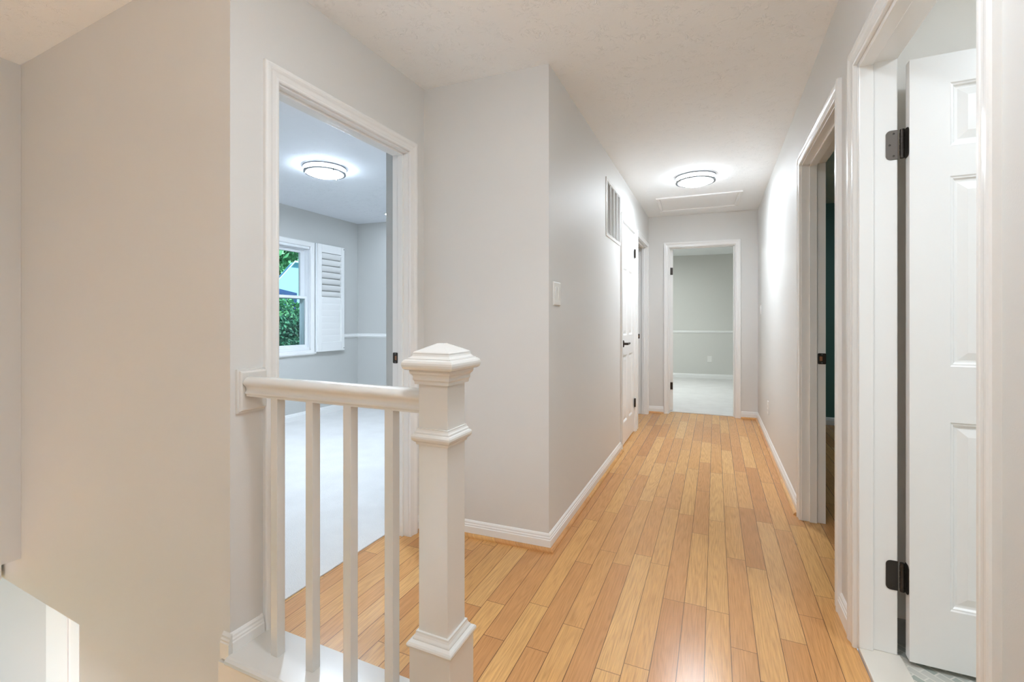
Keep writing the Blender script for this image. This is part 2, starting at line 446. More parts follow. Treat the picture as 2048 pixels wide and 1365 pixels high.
# ------------------------------------------------------------ plan of the place
H = 2.44
XL, XR = -0.762, 0.455
F_right = Frame((XR, -2.6), (XR, 6.10), (1, 0))                # u = y + 2.6
F_left = Frame((XL, 2.155), (XL, 5.95), (-1, 0))               # u = y - 2.155
F_back = Frame((XL, 5.925), (XR, 6.015), (0, 1))
F_jut = Frame((-1.487, 2.137), (XL, 2.172), (0, 1))
F_bed = Frame((-1.514, 1.038), (-1.486, 2.137), (-1, 0))       # wall of the left bedroom door, u ~ y - 1.038
F_stair = Frame((-1.514, 1.038), (-3.19, 1.105), (0, 1))
F_bulk = Frame((-3.20, 1.105), (-3.20, -2.6), (-1, 0))
ry = lambda y: y + 2.6
ly = lambda y: y - 2.155

# floors
mb = MB()
mb.box(XL - .13, XR + .0, 1.19, 6.07, -0.02, 0)
mb.box(-1.615, XL - .13, 1.19, 2.3, -0.02, 0)
mb.box(-0.645, XR, -2.6, 1.19, -0.02, 0); mb.box(-0.769, -0.645, 1.033, 1.19, -0.02, 0)
floor = struct(mb.build('floor', M['oak']))
mb = MB(); mb.box(XR, 0.568, 2.20, 3.12, -0.02, -0.0005); mb.box(0.568, 3.2, 2.11, 6.1, -0.02, -0.0005)
struct(mb.build('floor', M['oak']))
mb = MB(); mb.box(-4.5, -1.615, 1.15, 4.98, -0.02, 0.006)
struct(mb.build('floor', M['carpet']))
mb = MB(); mb.box(-2.6, 1.9, 6.06, 10.1, -0.02, 0.008)
struct(mb.build('floor', M['carpet']))
mb = MB(); mb.box(0.575, 2.4, 0.0, 2.06, -0.02, 0.003)
struct(mb.build('floor', M['mosaic']))
mb = MB(); mb.box(-1.5, -.9, 4.9, 6.9, -0.02, 0.0)
struct(mb.build('floor', M['carpet']))
# ceilings
mb = MB(); mb.box(-1.6, 0.56, -2.7, 6.0, H, H + .1); mb.box(-3.4, -1.6, -2.7, 1.10, H, H + .1)
struct(mb.build('ceiling', M['ceiling']))
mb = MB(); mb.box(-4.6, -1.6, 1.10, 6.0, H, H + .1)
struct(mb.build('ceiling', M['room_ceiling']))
mb = MB(); mb.box(-3.0, 3.4, 6.0, 10.2, H, H + .1); mb.box(.56, 3.4, -2.7, 6.0, H, H + .1)
struct(mb.build('ceiling', M['ceiling']))

DZ = 2.047
# walls
wall('wall_right', F_right, 0, F_right.len, 0.113, 0, H, M['paint'], [(ry(1.128), ry(1.958), 0, DZ), (ry(2.228), ry(3.084), 0, DZ)])
wall('wall_left', F_left, 0.0185, F_left.len, 0.11, 0, H, M['paint'], [(ly(4.128), ly(4.842), 0, DZ), (ly(5.02), ly(5.782), 0, DZ)])
wall('wall_back', F_back, -0.9, F_back.len + 1.2, 0.11, 0, H, M['paint'], [(0.243, 0.982, 0, DZ)])
wall('wall_jut', F_jut, -0.10, F_jut.len - 0.0002, 0.11, 0, H, M['paint'])
bu = lambda y: y - 1.038
wall('wall_bedroom', F_bed, 0.0, F_bed.len, 0.105, -0.3, H, M['paint'], [(bu(1.219), bu(2.003), -0.05, DZ)])
wall('wall_stair', F_stair, 0.0, 3.4, 0.11, -2.7, H, M['paint'], [(1.072, 3.4, -2.7, -0.205)])
mb = MB(); mb.box(0.0, 3.7, 0, 0.11, -0.05, H, F_bulk)
struct(mb.build('wall_bulkhead', M['paint']))
# rear enclosure
mb = MB()
mb.box(-3.3, 0.56, -2.7, -2.6, -2.7, H)
struct(mb.build('wall_rear', M['paint']))
mb = MB(); mb.box(-0.665, -0.645, -0.9, 1.0, -2.7, -0.02)
struct(mb.build('wall_landing', M['paint']))

# bedroom B behind the left door
wX = -4.376
F_win = Frame((wX, 1.15), (wX, 4.79), (-1, 0)); wy = lambda y: y - 1.15
F_bfar = Frame((wX, 4.760), (-3.826, 4.822), (0, 1))
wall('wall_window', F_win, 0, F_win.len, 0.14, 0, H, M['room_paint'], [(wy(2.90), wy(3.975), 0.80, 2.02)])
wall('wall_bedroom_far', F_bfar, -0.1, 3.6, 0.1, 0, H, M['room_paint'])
F_bin = Frame((-1.600, 1.15), (-1.600, 1.215), (1, 0))
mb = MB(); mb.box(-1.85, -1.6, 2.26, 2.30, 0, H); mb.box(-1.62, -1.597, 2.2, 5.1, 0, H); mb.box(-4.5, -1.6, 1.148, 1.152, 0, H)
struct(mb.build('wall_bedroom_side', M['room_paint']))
# far room E
F_efar = Frame((-2.6, 9.50), (1.9, 10.02), (0, 1))
wall('wall_far_room', F_efar, 0, F_efar.len, 0.1, 0, H, M['far_paint'])
mb = MB(); mb.box(-2.65, -2.6, 6.0, 10.1, 0, H); mb.box(1.9, 1.95, 6.1, 10.3, 0, H)
struct(mb.build('wall_far_room_side', M['room_paint']))
# closet / room D shells
mb = MB(); mb.box(-1.45, -1.42, 4.9, 6.0, 0, H); mb.box(-1.42, -.872, 4.9, 4.93, 0, H)
struct(mb.build('wall_closet', M['room_paint']))
# room A (teal)
mb = MB(); mb.box(0.57, 3.2, 6.02, 6.1, 0, H); mb.box(3.2, 3.25, 2.1, 6.1, 0, H); mb.box(0.569, 0.573, 3.15, 6.02, 0, H)
struct(mb.build('wall_teal_room', M['teal']))
mb = MB(); mb.box(0.573, 3.2, 2.10, 2.14, 0, H)
struct(mb.build('wall_teal_room_near', M['teal']))
baseboard('baseboard_teal_room', [(0.573, 6.02), (3.2, 6.02)], -1, shoe=False)
# bath
mb = MB(); mb.box(0.568, 2.4, 2.06, 2.10, 0, H); mb.box(2.4, 2.44, 0, 2.1, 0, H); mb.box(0.568, 2.4, -0.04, 0.0, 0, H)
struct(mb.build('wall_bathroom', M['bath_paint']))
mb = MB(); mb.box(0.5685, 2.4, 2.045, 2.06, 0, 0.085)
struct(mb.build('baseboard_bathroom', M['greytile']))
# lower level seen through the opening under the stair wall
mb = MB(); mb.box(-6.0, 0.0, -2.6, 2.2, -2.75, -2.7)
struct(mb.build('floor', M['oak']))
mb = MB(); mb.box(-6.0, -1.0, 1.75, 1.85, -2.7, -.2)
lw = struct(mb.build('wall_foyer', M['room_paint']))
mb = MB(); mb.box(-4.6, -1.60, 1.15, 4.9, -0.2, -0.02); mb.box(-6.0, -3.40, -2.6, 1.10, -.2, -.06)
struct(mb.build('ceiling', M['ceiling']))

# stair steps going down to the left of the landing
st = empty('trim_3', (-0.645, 0.5, 0)); struct(st)
for i in range(11):
    x1 = -0.665 - i * 0.255; z = -0.19 * (i + 1)
    MB().box(x1 - 0.28, x1, -0.55, 1.0, z - .03, z).build('stair_tread', M['oak'], st)
    MB().box(x1 - 0.02, x1, -0.55, 1.0, z, z + .16 if i else z + .17).build('stair_riser', M['trim'], st)

# ------------------------------------------------------------ baseboards, chair rails
def yx(f, u): p = f.P(u, 0, 0); return (p.x, p.y)
baseboard('baseboard_left', [yx(F_bed, bu(2.066)), (-1.487, 2.137), (XL, 2.172), (XL, 4.066)], -1)
baseboard('baseboard_right', [(XR, 3.146), (XR, 6.0)], 1)
baseboard('baseboard_right', [(XR, 2.022), (XR, 2.168)], 1, shoe=False)
baseboard('baseboard_right', [(XR, -2.6), (XR, 1.066)], 1, shoe=False)
baseboard('baseboard_back', [(XL, 5.925), yx(F_back, 0.183)], -1)
baseboard('baseboard_back', [yx(F_back, 1.042), (XR, 6.015)], -1)
baseboard('baseboard_bedroom', [(-1.514, 1.038), yx(F_bed, bu(1.157))], -1, shoe=False, z=0.0)
baseboard('baseboard_bedroom_far', [(wX, 1.2), (wX, 4.76), yx(F_bfar, 2.7)], -1, shoe=False, z=0.006)
baseboard('baseboard_far_room', [yx(F_efar, 0), yx(F_efar, F_efar.len)], -1, shoe=False, z=0.008)
mb = MB(); sweep_plan(mb, [(o, z - 0.002) for o, z in RAIL], [(wX, 4.05), (wX, 4.76), yx(F_bfar, 2.7)], -1)
struct(mb.build('trim_1', M['trim']))
mb = MB(); sweep_plan(mb, [(o, z - 0.03) for o, z in RAIL], [yx(F_efar, 0), yx(F_efar, F_efar.len)], -1)
struct(mb.build('trim_2', M['trim']))

# ------------------------------------------------------------ doors
def strike(f, side_u, sgn, v, z, w, h, parent):
    """strike plate on a jamb face that looks along -u*sgn"""
    mb = MB(); P0 = f.P(side_u, v, z)
    e1 = Vector((f.v.x, f.v.y, 0)); nr = Vector((f.u.x, f.u.y, 0)) * (-sgn)
    rounded_plate(mb, P0, e1, (0, 0, 1), nr, w, h, 0.0022, 0.006)
    s = mb.build('strike_plate', M['bronze'], parent); s['label'] = 'dark bronze strike plate'
    mb = MB(); rounded_plate(mb, P0 + nr * 0.0022 - e1 * w * 0.12, e1, (0, 0, 1), nr, w * .34, h * .42, 0.0006, 0.003)
    mb.build('latch_hole', M['hole'], s)
    mb = MB()
    for sz in (-1, 1): cyl(mb, P0 + nr * 0.0024 + Vector((0, 0, sz * h * .38)), 0.0028, 0.001, 10, nr)
    mb.build('screw', M['steel'], s)
    return s

def hinge(f, ju, jv, z, du, dv, pin, parent, mat_leaf, dir_leaf, fold=True):
    pass

# door 1: left bedroom
d1 = struct(empty('door_1', F_bed.P(bu(1.61), 0.05, 0)))
casing(F_bed, bu(1.222), bu(2.000), DZ, d1, 0.003)
j1 = jamb(F_bed, bu(1.219), bu(2.003), DZ, 0.107, d1, (0.03, 0.062))
strike(F_bed, bu(1.9988), 1, 0.086, 0.949, 0.032, 0.058, j1)

# door 2: closed closet door in the left wall
d2 = struct(empty('door_2', F_left.P(ly(4.48), 0.05, 0)))
casing(F_left, ly(4.128), ly(4.842), DZ, d2, 0.002)
jamb(F_left, ly(4.128), ly(4.842), DZ, 0.11, d2, (0.045, 0.08))
lf = leaf_mesh(F_left, ly(4.136), ly(4.834), 0.004, 0.039, 0.012, DZ - .008, stile=0.10, mull=0.09).build('door_leaf', M['door'], d2)
hx = XL + 0.004
mb = MB()
c = Vector((XL + 0.000, 4.196, 0.938))
mb.lathe(c, [(0.0002, 0), (0.031, 0), (0.032, 0.004), (0.029, 0.009), (0.014, 0.011), (0.011, 0.014), (0.011, 0.045), (0.0002, 0.046)], 28, (1, 0, 0))
mb.loft([[c + Vector((0.040 + dx, dy0, dz)) for dx, dz in ((-.008, -.009), (.008, -.009), (.009, 0), (.008, .009), (-.008, .009), (-.009, 0))] for dy0 in (-0.012, 0.03)]
        + [[c + Vector((0.042 + dx * .8, 0.11, dz * .8 + .002)) for dx, dz in ((-.008, -.009), (.008, -.009), (.009, 0), (.008, .009), (-.008, .009), (-.009, 0))]])
hd = mb.build('door_handle', M['bronze'], lf, smooth=True); hd['label'] = 'dark bronze lever handle'
for z in (1.84, 0.30):
    mb = MB()
    cyl(mb, (XL + 0.007, 4.838, z), 0.0075, 0.089, 14)
    for s_ in (-1, 1): mb.box(XL + .0005, XL + .004, 4.838 + (0 if s_ > 0 else -.018), 4.838 + (.014 if s_ > 0 else 0), z - .0445, z + .0445)
    hg = mb.build('hinge', M['bronze'], lf); hg['label'] = 'dark bronze hinge'

# door 3: open doorway at the end of the left wall
d3 = struct(empty('door_3', F_left.P(ly(5.4), 0.05, 0)))
casing(F_left, ly(5.02), ly(5.782), DZ, d3, 0.002)
j3 = jamb(F_left, ly(5.02), ly(5.782), DZ, 0.11, d3, (0.03, 0.06))
strike(F_left, ly(5.7778), 1, 0.100, 0.955, 0.030, 0.058, j3)

# door 4: far doorway with its leaf folded back into the far room
d4 = struct(empty('door_4', F_back.P(0.61, 0.05, 0)))
casing(F_back, 0.243, 0.982, DZ, d4, 0.003)
jamb(F_back, 0.243, 0.982, DZ, 0.11, d4, (0.045, 0.07))
hp = F_back.P(0.252, 0.116, 0)
FE = Frame((hp.x + 0.002, hp.y + 0.004), (hp.x + 0.002 + math.cos(R(103)), hp.y + 0.004 + math.sin(R(103))), (1, -.2))
lf4 = leaf_mesh(FE, 0.006, 0.72, 0.002, 0.037, 0.02, DZ - .01).build('door_leaf', M['door'], d4)
for z in (1.767, 0.326):
    mb = MB()
    mb.box(0.0015, 0.006, 0.004, 0.034, z - .045, z + .045, FE)
    cyl(mb, FE.P(0.0, 0.0, z), 0.007, 0.09, 14)
    mb.box(0.2475, 0.2505, 0.078, 0.11, z - .045, z + .045, F_back)
    hg = mb.build('hinge', M['bronze'], lf4); hg['label'] = 'dark bronze hinge'

# door 5: doorway to the teal room in the right wall
d5 = struct(empty('door_5', F_right.P(ry(2.65), 0.05, 0)))
casing(F_right, ry(2.228), ry(3.084), DZ, d5, 0.002)
j5 = jamb(F_right, ry(2.228), ry(3.084), DZ, 0.118, d5, (0.038, 0.074))
strike(F_right, ry(3.0798), 1, 0.0985, 0.934, 0.040, 0.062, j5)

# door 6: bathroom door, leaf swung open into the bathroom
d6 = struct(empty('door_6', F_right.P(ry(1.54), 0.05, 0)))
casing(F_right, ry(1.131), ry(1.956), DZ, d6, 0.003)
jamb(F_right, ry(1.128), ry(1.958), DZ, 0.114, d6, (0.002, 0.044), z0=0.012, bev=0.0035)
FB = Frame((0.590, 1.922), (1.35, 1.918), (0, 1))
lf6 = leaf_mesh(FB, 0.0, 0.765, 0.0, 0.034, 0.020, 2.016).build('door_leaf', M['door'], d6)
yj = 1.954
for z, ml in ((1.750, 'bronze_light'), (0.283, 'bronze')):
    mb = MB()
    rounded_plate(mb, (0.5515, yj - 0.0003, z), (1, 0, 0), (0, 0, 1), (0, -1, 0), 0.033, 0.100, 0.0022, 0.014, (-1,))
    hg = mb.build('hinge', M[ml], lf6, bevel=0.0004); hg['label'] = 'dark bronze hinge with rounded corners'
    mb = MB()
    cyl(mb, (0.5785, 1.9485, z), 0.0068, 0.098, 18)
    for k in (-0.030, -0.010, 0.010, 0.030): cyl(mb, (0.5785, 1.9485, z + k), 0.0074, 0.017, 18)
    mb.build('hinge_barrel', M['bronze'], hg, smooth=True)
    mb = MB()
    rounded_plate(mb, (0.5898, 1.9405, z), (0, 1, 0), (0, 0, 1), (-1, 0, 0), 0.030, 0.100, 0.0022, 0.014, (-1,))
    mb.build('hinge_plate', M['bronze'], hg)
    for (dx, dz) in ((0.556, 0.038), (0.545, 0.0), (0.556, -0.038)):
        mb = MB(); mb.lathe((dx, yj - 0.0023, z + dz), [(0.0002, 0), (0.0036, 0), (0.0034, 0.0012), (0.0002, 0.0006)], 12, (0, -1, 0))
        mb.build('screw', M['bronze'], hg)
mb = MB(); mb.box(0.458, 0.577, 1.128, 1.960, -0.015, 0.012)
struct(mb.build('trim_4', M['marble'], bevel=0.003))

# door 7: cased opening on the level below
d7 = struct(empty('door_7', (-4.4, 1.75, -2.7)))
F_fo = Frame((-6, 1.75), (-1, 1.75), (0, 1))
mb = MB(); mb.box(1.36, 1.64, -.012, 0, -2.7, -.2, F_fo); mb.box(1.64, 1.70, -.026, 0, -2.7, -.2, F_fo); mb.box(1.70, 1.84, -.016, 0, -2.7, -.2, F_fo)
mb.build('casing', M['trim'], d7, bevel=.003)

# ------------------------------------------------------------ ceiling fixtures, and fill lights added out of view
def flush_light(name, x, y, label, power, col, zc=H, glow=14.0):
    H = zc
    t = empty(name, (x, y, H)); tag(t, label, 'ceiling light', 'round flush ceiling lights with two steel rings')
    prof = [(0.0002, 0.0), (0.150, 0.0), (0.150, -0.036), (0.147, -0.046), (0.135, -0.058), (0.11, -0.069), (0.07, -0.077), (0.03, -0.080), (0.0002, -0.081)]
    mb = MB(); mb.lathe((x, y, H - 0.001), [(r, h) for r, h in prof], 64)
    mb.build('diffuser', emis(name + '_glow', col, glow), t, smooth=True)
    ld = bpy.data.lights.new('lamp', 'AREA'); ld.shape = 'DISK'; ld.size = 0.27; ld.energy = power; ld.color = col
    lo = bpy.data.objects.new('lamp', ld); COL.objects.link(lo); lo.parent = t; lo.location = (0, 0, -0.0845)
    for zz, r0, r1, hh in ((H - 0.004, 0.151, 0.172, 0.012), (H - 0.045, 0.149, 0.166, 0.011)):
        mb = MB(); rings = []
        n = 64
        sec = [(r0, zz), (r1, zz), (r1, zz - hh), (r0, zz - hh)]
        for i in range(n + 1):
            a = 2 * math.pi * i / n
            rings.append([Vector((x + math.cos(a) * r, y + math.sin(a) * r, z)) for r, z in sec])
        mb.loft(rings, cap=False); bmesh.ops.remove_doubles(mb.bm, verts=mb.bm.verts, dist=1e-5)
        mb.build('trim_ring', M['steel'], t, smooth=True)
    for k in range(3):
        a = R(100 + 120 * k)
        mb = MB(); cyl(mb, (x + math.cos(a) * 0.158, y + math.sin(a) * 0.158, H - 0.032), 0.0028, 0.062, 10)
        cyl(mb, (x + math.cos(a) * 0.158, y + math.sin(a) * 0.158, H - 0.060), 0.0048, 0.010, 10)
        mb.build('post', M['steel'], t)
    return t
flush_light('flush_ceiling_light', -0.16, 4.40, 'round flush ceiling light with steel rings, lit, in the hallway before the attic hatch', HALL_LAMP, WARM, glow=17.0)
flush_light('flush_ceiling_light', -3.00, 2.88, 'round flush ceiling light with steel rings, lit, seen through the left bedroom doorway', ROOM_LAMP, COOL, glow=24.0)
flush_light('flush_ceiling_light', -0.26, 0.88, 'added fill light shaped as a round flush ceiling light over the landing, out of view', LANDING_FILL, WARM, glow=15.0)  # added to light the landing from above the frame
flush_light('flush_ceiling_light', -3.8, -1.8, 'added fill light shaped as a round flush ceiling light on the level below the stairs, unseen', 150.0, COOL, zc=-0.2)  # added to brighten the foyer wall behind the lower opening
flush_light('flush_ceiling_light', 2.0, 4.3, 'added fill light shaped as a round flush ceiling light in the teal room, hidden by the wall', 2.2, WARM)  # added to lift the dark teal room; no fixture in view
flush_light('flush_ceiling_light', 1.30, 1.00, 'added round flush ceiling light in the bathroom, unseen, hidden by the door frame', BATH_FILL, WARM)  # added unseen fixture, lights the open leaf and the doorway
flush_light('flush_ceiling_light', -0.9, 7.9, 'added fill light shaped as a round flush ceiling light in the far room, hidden above its doorway', FAR_FILL, (0.86, 0.93, 0.92))  # added to light the far room; fixture stays out of view
TX, TY = 0.12, -0.45
t = empty('fill_uplight', (TX, TY, 0)); tag(t, 'added fill uplight shaped as a torchiere with upward bowl, unseen behind the viewpoint', 'fill light')  # added uplight: bounces soft fill off the ceiling
MB().lathe((TX, TY, 0), [(.0002, 0), (.13, 0), (.13, .012), (.05, .03), (.012, .045), (.0002, .045)], 32).build('base', M['steel'], t, smooth=True)
mb = MB(); cyl(mb, (TX, TY, 0.87), .011, 1.66); mb.build('pole', M['steel'], t)
MB().lathe((TX, TY, 1.68), [(.0002, 0), (.03, 0), (.10, .05), (.15, .12), (.155, .125), (.145, .125), (.095, .06), (.02, .012), (.0002, .012)], 40).build('shade', M['plastic'], t, smooth=True)
ld = bpy.data.lights.new('lamp', 'AREA'); ld.shape = 'DISK'; ld.size = 0.22; ld.energy = 8.5; ld.color = WARM
lo = bpy.data.objects.new('lamp', ld); COL.objects.link(lo); lo.parent = t; lo.location = (0, 0, 1.80); lo.rotation_euler = (R(180), 0, 0)
t = empty('fill_globe', (-1.6, -1.5, 1.75)); tag(t, 'added fill light shaped as a white globe pendant over the stairwell, unseen behind the viewpoint', 'pendant light')  # added globe: lifts ceiling and stairwell, never in view
MB().lathe((-1.6, -1.5, 1.75), [(.0002, -.15)] + [(.15 * math.cos(R(a)), .15 * math.sin(R(a))) for a in range(-80, 81, 10)] + [(.0002, .15)], 32).build('globe', emis('pendant_glow', WARM, 1.5), t, smooth=True)
mb = MB(); cyl(mb, (-1.6, -1.5, 1.905), .04, .03); cyl(mb, (-1.6, -1.5, 2.17), .006, .52); cyl(mb, (-1.6, -1.5, 2.43), .06, .02)
mb.build('stem', M['steel'], t)
t = empty('recessed_light', (-3.60, 4.47, H)); tag(t, 'small round recessed ceiling light, lit, near the far corner of the left bedroom', 'ceiling light')
MB().lathe((-3.60, 4.47, H), [(0.0002, -0.001), (0.055, -0.001), (0.055, -0.006), (0.0002, -0.008)], 32).build('lens', emis('recessed_glow', COOL, 60), t, smooth=True)
MB().lathe((-3.60, 4.47, H), [(0.056, 0.0), (0.072, 0.0), (0.072, -0.004), (0.056, -0.006)], 32).build('trim_ring', M['plastic'], t, smooth=True)

# ------------------------------------------------------------ attic hatch
F_h = Frame((-0.572, 5.035), (0.258, 5.070), (0, 1))
t = empty('attic_hatch', F_h.P(.415, .3, H)); tag(t, 'white attic access hatch framed in trim in the hallway ceiling', 'attic hatch')
mb = MB(); L_, W_ = 0.828, 0.625
rings = []
for (a, d) in ((0, 0), (0.003, 0.011), (0.016, 0.014), (0.030, 0.010), (0.036, 0.006), (0.040, 0)):
    rings.append([F_h.P(a, a, H - d), F_h.P(L_ - a, a, H - d), F_h.P(L_ - a, W_ - a, H - d), F_h.P(a, W_ - a, H - d)])
for r1, r2 in zip(rings, rings[1:]):
    for k in range(4): mb.face([r1[k], r1[(k + 1) % 4], r2[(k + 1) % 4], r2[k]])
bmesh.ops.remove_doubles(mb.bm, verts=mb.bm.verts, dist=1e-5)
mb.build('frame', M['trim'], t)
MB().box(0.042, L_ - .042, 0.042, W_ - .042, H - .003, H + .0, F_h).build('panel', M['door'], t)

# ------------------------------------------------------------ return air grille
t = empty('return_air_grille', F_left.P(ly(3.76), 0, 2.02)); tag(t, 'white louvered return air grille high on the left hallway wall beside the closet door', 'air vent')
g0, g1, gz0, gz1 = 3.475, 4.052, 1.80, 2.25
mb = MB()
rings = []
for (a, d) in ((0, 0.0), (0.002, 0.007), (0.024, 0.009), (0.028, 0.004), (0.028, 0.0)):
    rings.append([Vector((XL + d, g0 + a, gz0 + a)), Vector((XL + d, g1 - a, gz0 + a)), Vector((XL + d, g1 - a, gz1 - a)), Vector((XL + d, g0 + a, gz1 - a))])
for r1, r2 in zip(rings, rings[1:]):
    for k in range(4): mb.face([r1[k], r1[(k + 1) % 4], r2[(k + 1) % 4], r2[k]])
bmesh.ops.remove_doubles(mb.bm, verts=mb.bm.verts, dist=1e-5)
for k in (1, 2, 3):
    yy = g0 + .028 + k * (g1 - g0 - .056) / 4
    mb.box(XL + .001, XL + .008, yy - .008, yy + .008, gz0 + .02, gz1 - .02)
mb.build('frame', M['trim'], t)
mb = MB(); nl = 34
for k in range(nl):
    z = gz0 + .03 + (k + .5) * (gz1 - gz0 - .06) / nl
    mb.loft([[Vector((XL + .0015, y_, z + .0045)), Vector((XL + .0065, y_, z - .003)), Vector((XL + .0072, y_, z - .0024)), Vector((XL + .0022, y_, z + .0051))] for y_ in (g0 + .026, g1 - .026)])
mb.build('louvers', M['trim'], t)
MB().box(XL + .0002, XL + .001, g0 + .02, g1 - .02, gz0 + .02, gz1 - .02).build('filter', M['filter'], t)

# ------------------------------------------------------------ plates
def plate(name, P0, e1, nrm, w, h, label, cat, kind, group=None):
    P0 = Vector(P0); e1 = Vector(e1); nrm = Vector(nrm)
    t = empty(name, P0); tag(t, label, cat, group)
    mb = MB(); rings = []
    for ins, d in ((0, 0), (0, 0.003), (0.004, 0.0065)):
        rings.append([P0 + e1 * sx * (w / 2 - ins) + Vector((0, 0, sz * (h / 2 - ins))) + nrm * d for sx, sz in ((-1, -1), (1, -1), (1, 1), (-1, 1))])
    mb.loft(rings); mb.build('cover_plate', M['plastic'], t)
    if kind.startswith('switch'):
        k = int(kind[-1])
        for i in range(k):
            cx = (i - (k - 1) / 2) * 0.046
            mb = MB(); c = P0 + e1 * cx + nrm * 0.0066
            r = [[c + e1 * sx * .0165 + Vector((0, 0, sz * .0335)) + nrm * (0.0055 if (sz > 0 and d) else (0.0015 if d else 0)) for sx, sz in ((-1, -1), (1, -1), (1, 1), (-1, 1))] for d in (0, 1)]
            mb.loft(r); mb.build('rocker', M['plastic'], t)
    elif kind == 'outlet':
        for s_ in (-1, 1):
            mb = MB(); c = P0 + Vector((0, 0, s_ * 0.0195)) + nrm * 0.0064
            rounded_plate(mb, c, e1, (0, 0, 1), nrm, 0.034, 0.030, 0.002, 0.012)
            rc = mb.build('receptacle', M['plastic'], t)
            mb = MB()
            for sx in (-1, 1):
                q = c + e1 * sx * 0.0065 + nrm * 0.002
                mb.poly([q + e1 * -.001 + Vector((0, 0, -.004)), q + e1 * .001 + Vector((0, 0, -.004)), q + e1 * .001 + Vector((0, 0, .004)), q + e1 * -.001 + Vector((0, 0, .004))], nrm * .0004)
            mb.build('slots', M['filter'], rc)
    return t
plate('light_switch', (XL + .0005, 2.290, 1.291), (0, 1, 0), (1, 0, 0), 0.114, 0.122, 'white double rocker switch plate on the wall corner, left of the hallway', 'light switch', 'switch2')
plate('wall_outlet', (XR - .0005, 4.86, 0.338), (0, 1, 0), (-1, 0, 0), 0.075, 0.122, 'white wall outlet low on the right hallway wall', 'outlet', 'outlet')
plate('light_switch', (XR - .0005, 5.59, 1.265), (0, 1, 0), (-1, 0, 0), 0.075, 0.10, 'small white switch plate at the far end of the right hallway wall', 'light switch', 'switch1')
p = F_efar.P(2.52, 0, 0.385)
plate('wall_outlet', p, (F_efar.u.x, F_efar.u.y, 0), (-F_efar.v.x, -F_efar.v.y, 0), 0.085, 0.122, 'white wall outlet under the chair rail of the far room', 'outlet', 'outlet')
p = F_bfar.P(0.508, -0.0005, 0.458)
plate('wall_outlet', p, (F_bfar.u.x, F_bfar.u.y, 0), (-F_bfar.v.x, -F_bfar.v.y, 0), 0.075, 0.122, 'white wall outlet under the chair rail of the left bedroom', 'outlet', 'outlet')

# ------------------------------------------------------------ stair railing: newel post, handrail, balusters, rosette
NX, NY = -0.7035, 1.10
sr = empty('stair_railing', (-1.1, NY, 0.02)); tag(sr, 'white painted stair railing with newel post and four square balusters', 'railing')
def sq(mb, prof):
    mb.loft([[Vector((NX + sx * a, NY + sy * a, z)) for sx, sy in ((-1, -1), (1, -1), (1, 1), (-1, 1))] for a, z in prof])
mb = MB(); sq(mb, [(0.0465, 0.26), (0.0465, 0.995)])
npst = mb.build('newel_post', M['rail'], sr, bevel=0.0015)
mb = MB(); sq(mb, [(0.065, 0.0005), (0.065, 0.2545)])
mb.build('newel_base', M['rail'], npst, bevel=0.002)
mb = MB(); sq(mb, [(0.060, 0.252), (0.0655, 0.254), (0.0695, 0.257), (0.0712, 0.262), (0.0705, 0.267), (0.0675, 0.271), (0.062, 0.2735), (0.0585, 0.2745), (0.0585, 0.2775), (0.0575, 0.280), (0.0540, 0.2845), (0.0522, 0.290), (0.0520, 0.295), (0.047, 0.2955), (0.046, 0.2955)])
mb.build('base_molding', M['rail'], npst)
mb = MB(); sq(mb, [(0.046, 0.8095), (0.0505, 0.8095), (0.0515, 0.812), (0.0525, 0.8165), (0.056, 0.8185), (0.0600, 0.823), (0.0618, 0.8285), (0.0615, 0.834), (0.059, 0.8385), (0.0555, 0.8405), (0.0548, 0.8445), (0.0520, 0.848), (0.0505, 0.852), (0.0505, 0.855), (0.046, 0.8555)])
mb.build('collar_molding', M['rail'], npst)
mb = MB(); sq(mb, [(0.046, 0.9765), (0.0545, 0.9765), (0.0550, 0.984), (0.0560, 0.986), (0.0580, 0.989), (0.0580, 0.9935), (0.0575, 0.9965), (0.0590, 1.001), (0.0635, 1.006), (0.0650, 1.011), (0.0650, 1.0155), (0.0720, 1.0165), (0.0770, 1.0195), (0.0798, 1.025), (0.0805, 1.031), (0.0798, 1.037), (0.0770, 1.0425), (0.0720, 1.0455), (0.0700, 1.0458),
                 (0.0695, 1.0485), (0.0640, 1.0505), (0.0600, 1.0545), (0.0585, 1.0595), (0.0585, 1.0635), (0.0560, 1.066), (0.0125, 1.0865), (0.010, 1.088)])
mb.build('post_cap', M['rail'], npst)
half = [(0, .9555), (.010, .955), (.019, .9525), (.026, .948), (.0305, .942), (.0318, .936), (.0305, .930), (.0265, .9255), (.0225, .921), (.0200, .915), (.0195, .9095), (.0205, .906), (.0235, .9035), (.0245, .900), (.0235, .8965), (.0205, .8945), (.0195, .892), (.0195, .888)]
prof = half + [(-a, z) for a, z in reversed(half[1:])]
mb = MB(); mb.loft([[Vector((x, 1.10 + a, z)) for a, z in prof] for x in (-1.4905, NX - .045)])
mb.build('handrail', M['rail'], sr, smooth=True)
mb = MB()
r0 = []
def XB(y): return -1.514 + (y - 1.038) * 0.0255
for ins, d in ((0, 0.0), (0, 0.010), (0.006, 0.0105), (0.008, 0.016), (0.013, 0.019)):
    r0.append([Vector((XB(y_) + .0004 + d, y_, z_)) for y_, z_ in ((1.056 + ins, .829 + ins), (1.1585, .829 + ins), (1.1585, .982 - ins), (1.056 + ins, .982 - ins))])
mb.loft(r0); mb.build('rosette', M['rail'], sr)
bmb = MB(); bmb.box(-0.0155, 0.0155, -0.0155, 0.0155, 0.0, 0.871)
b0 = bmb.build('baluster', M['rail'], sr, bevel=0.001)
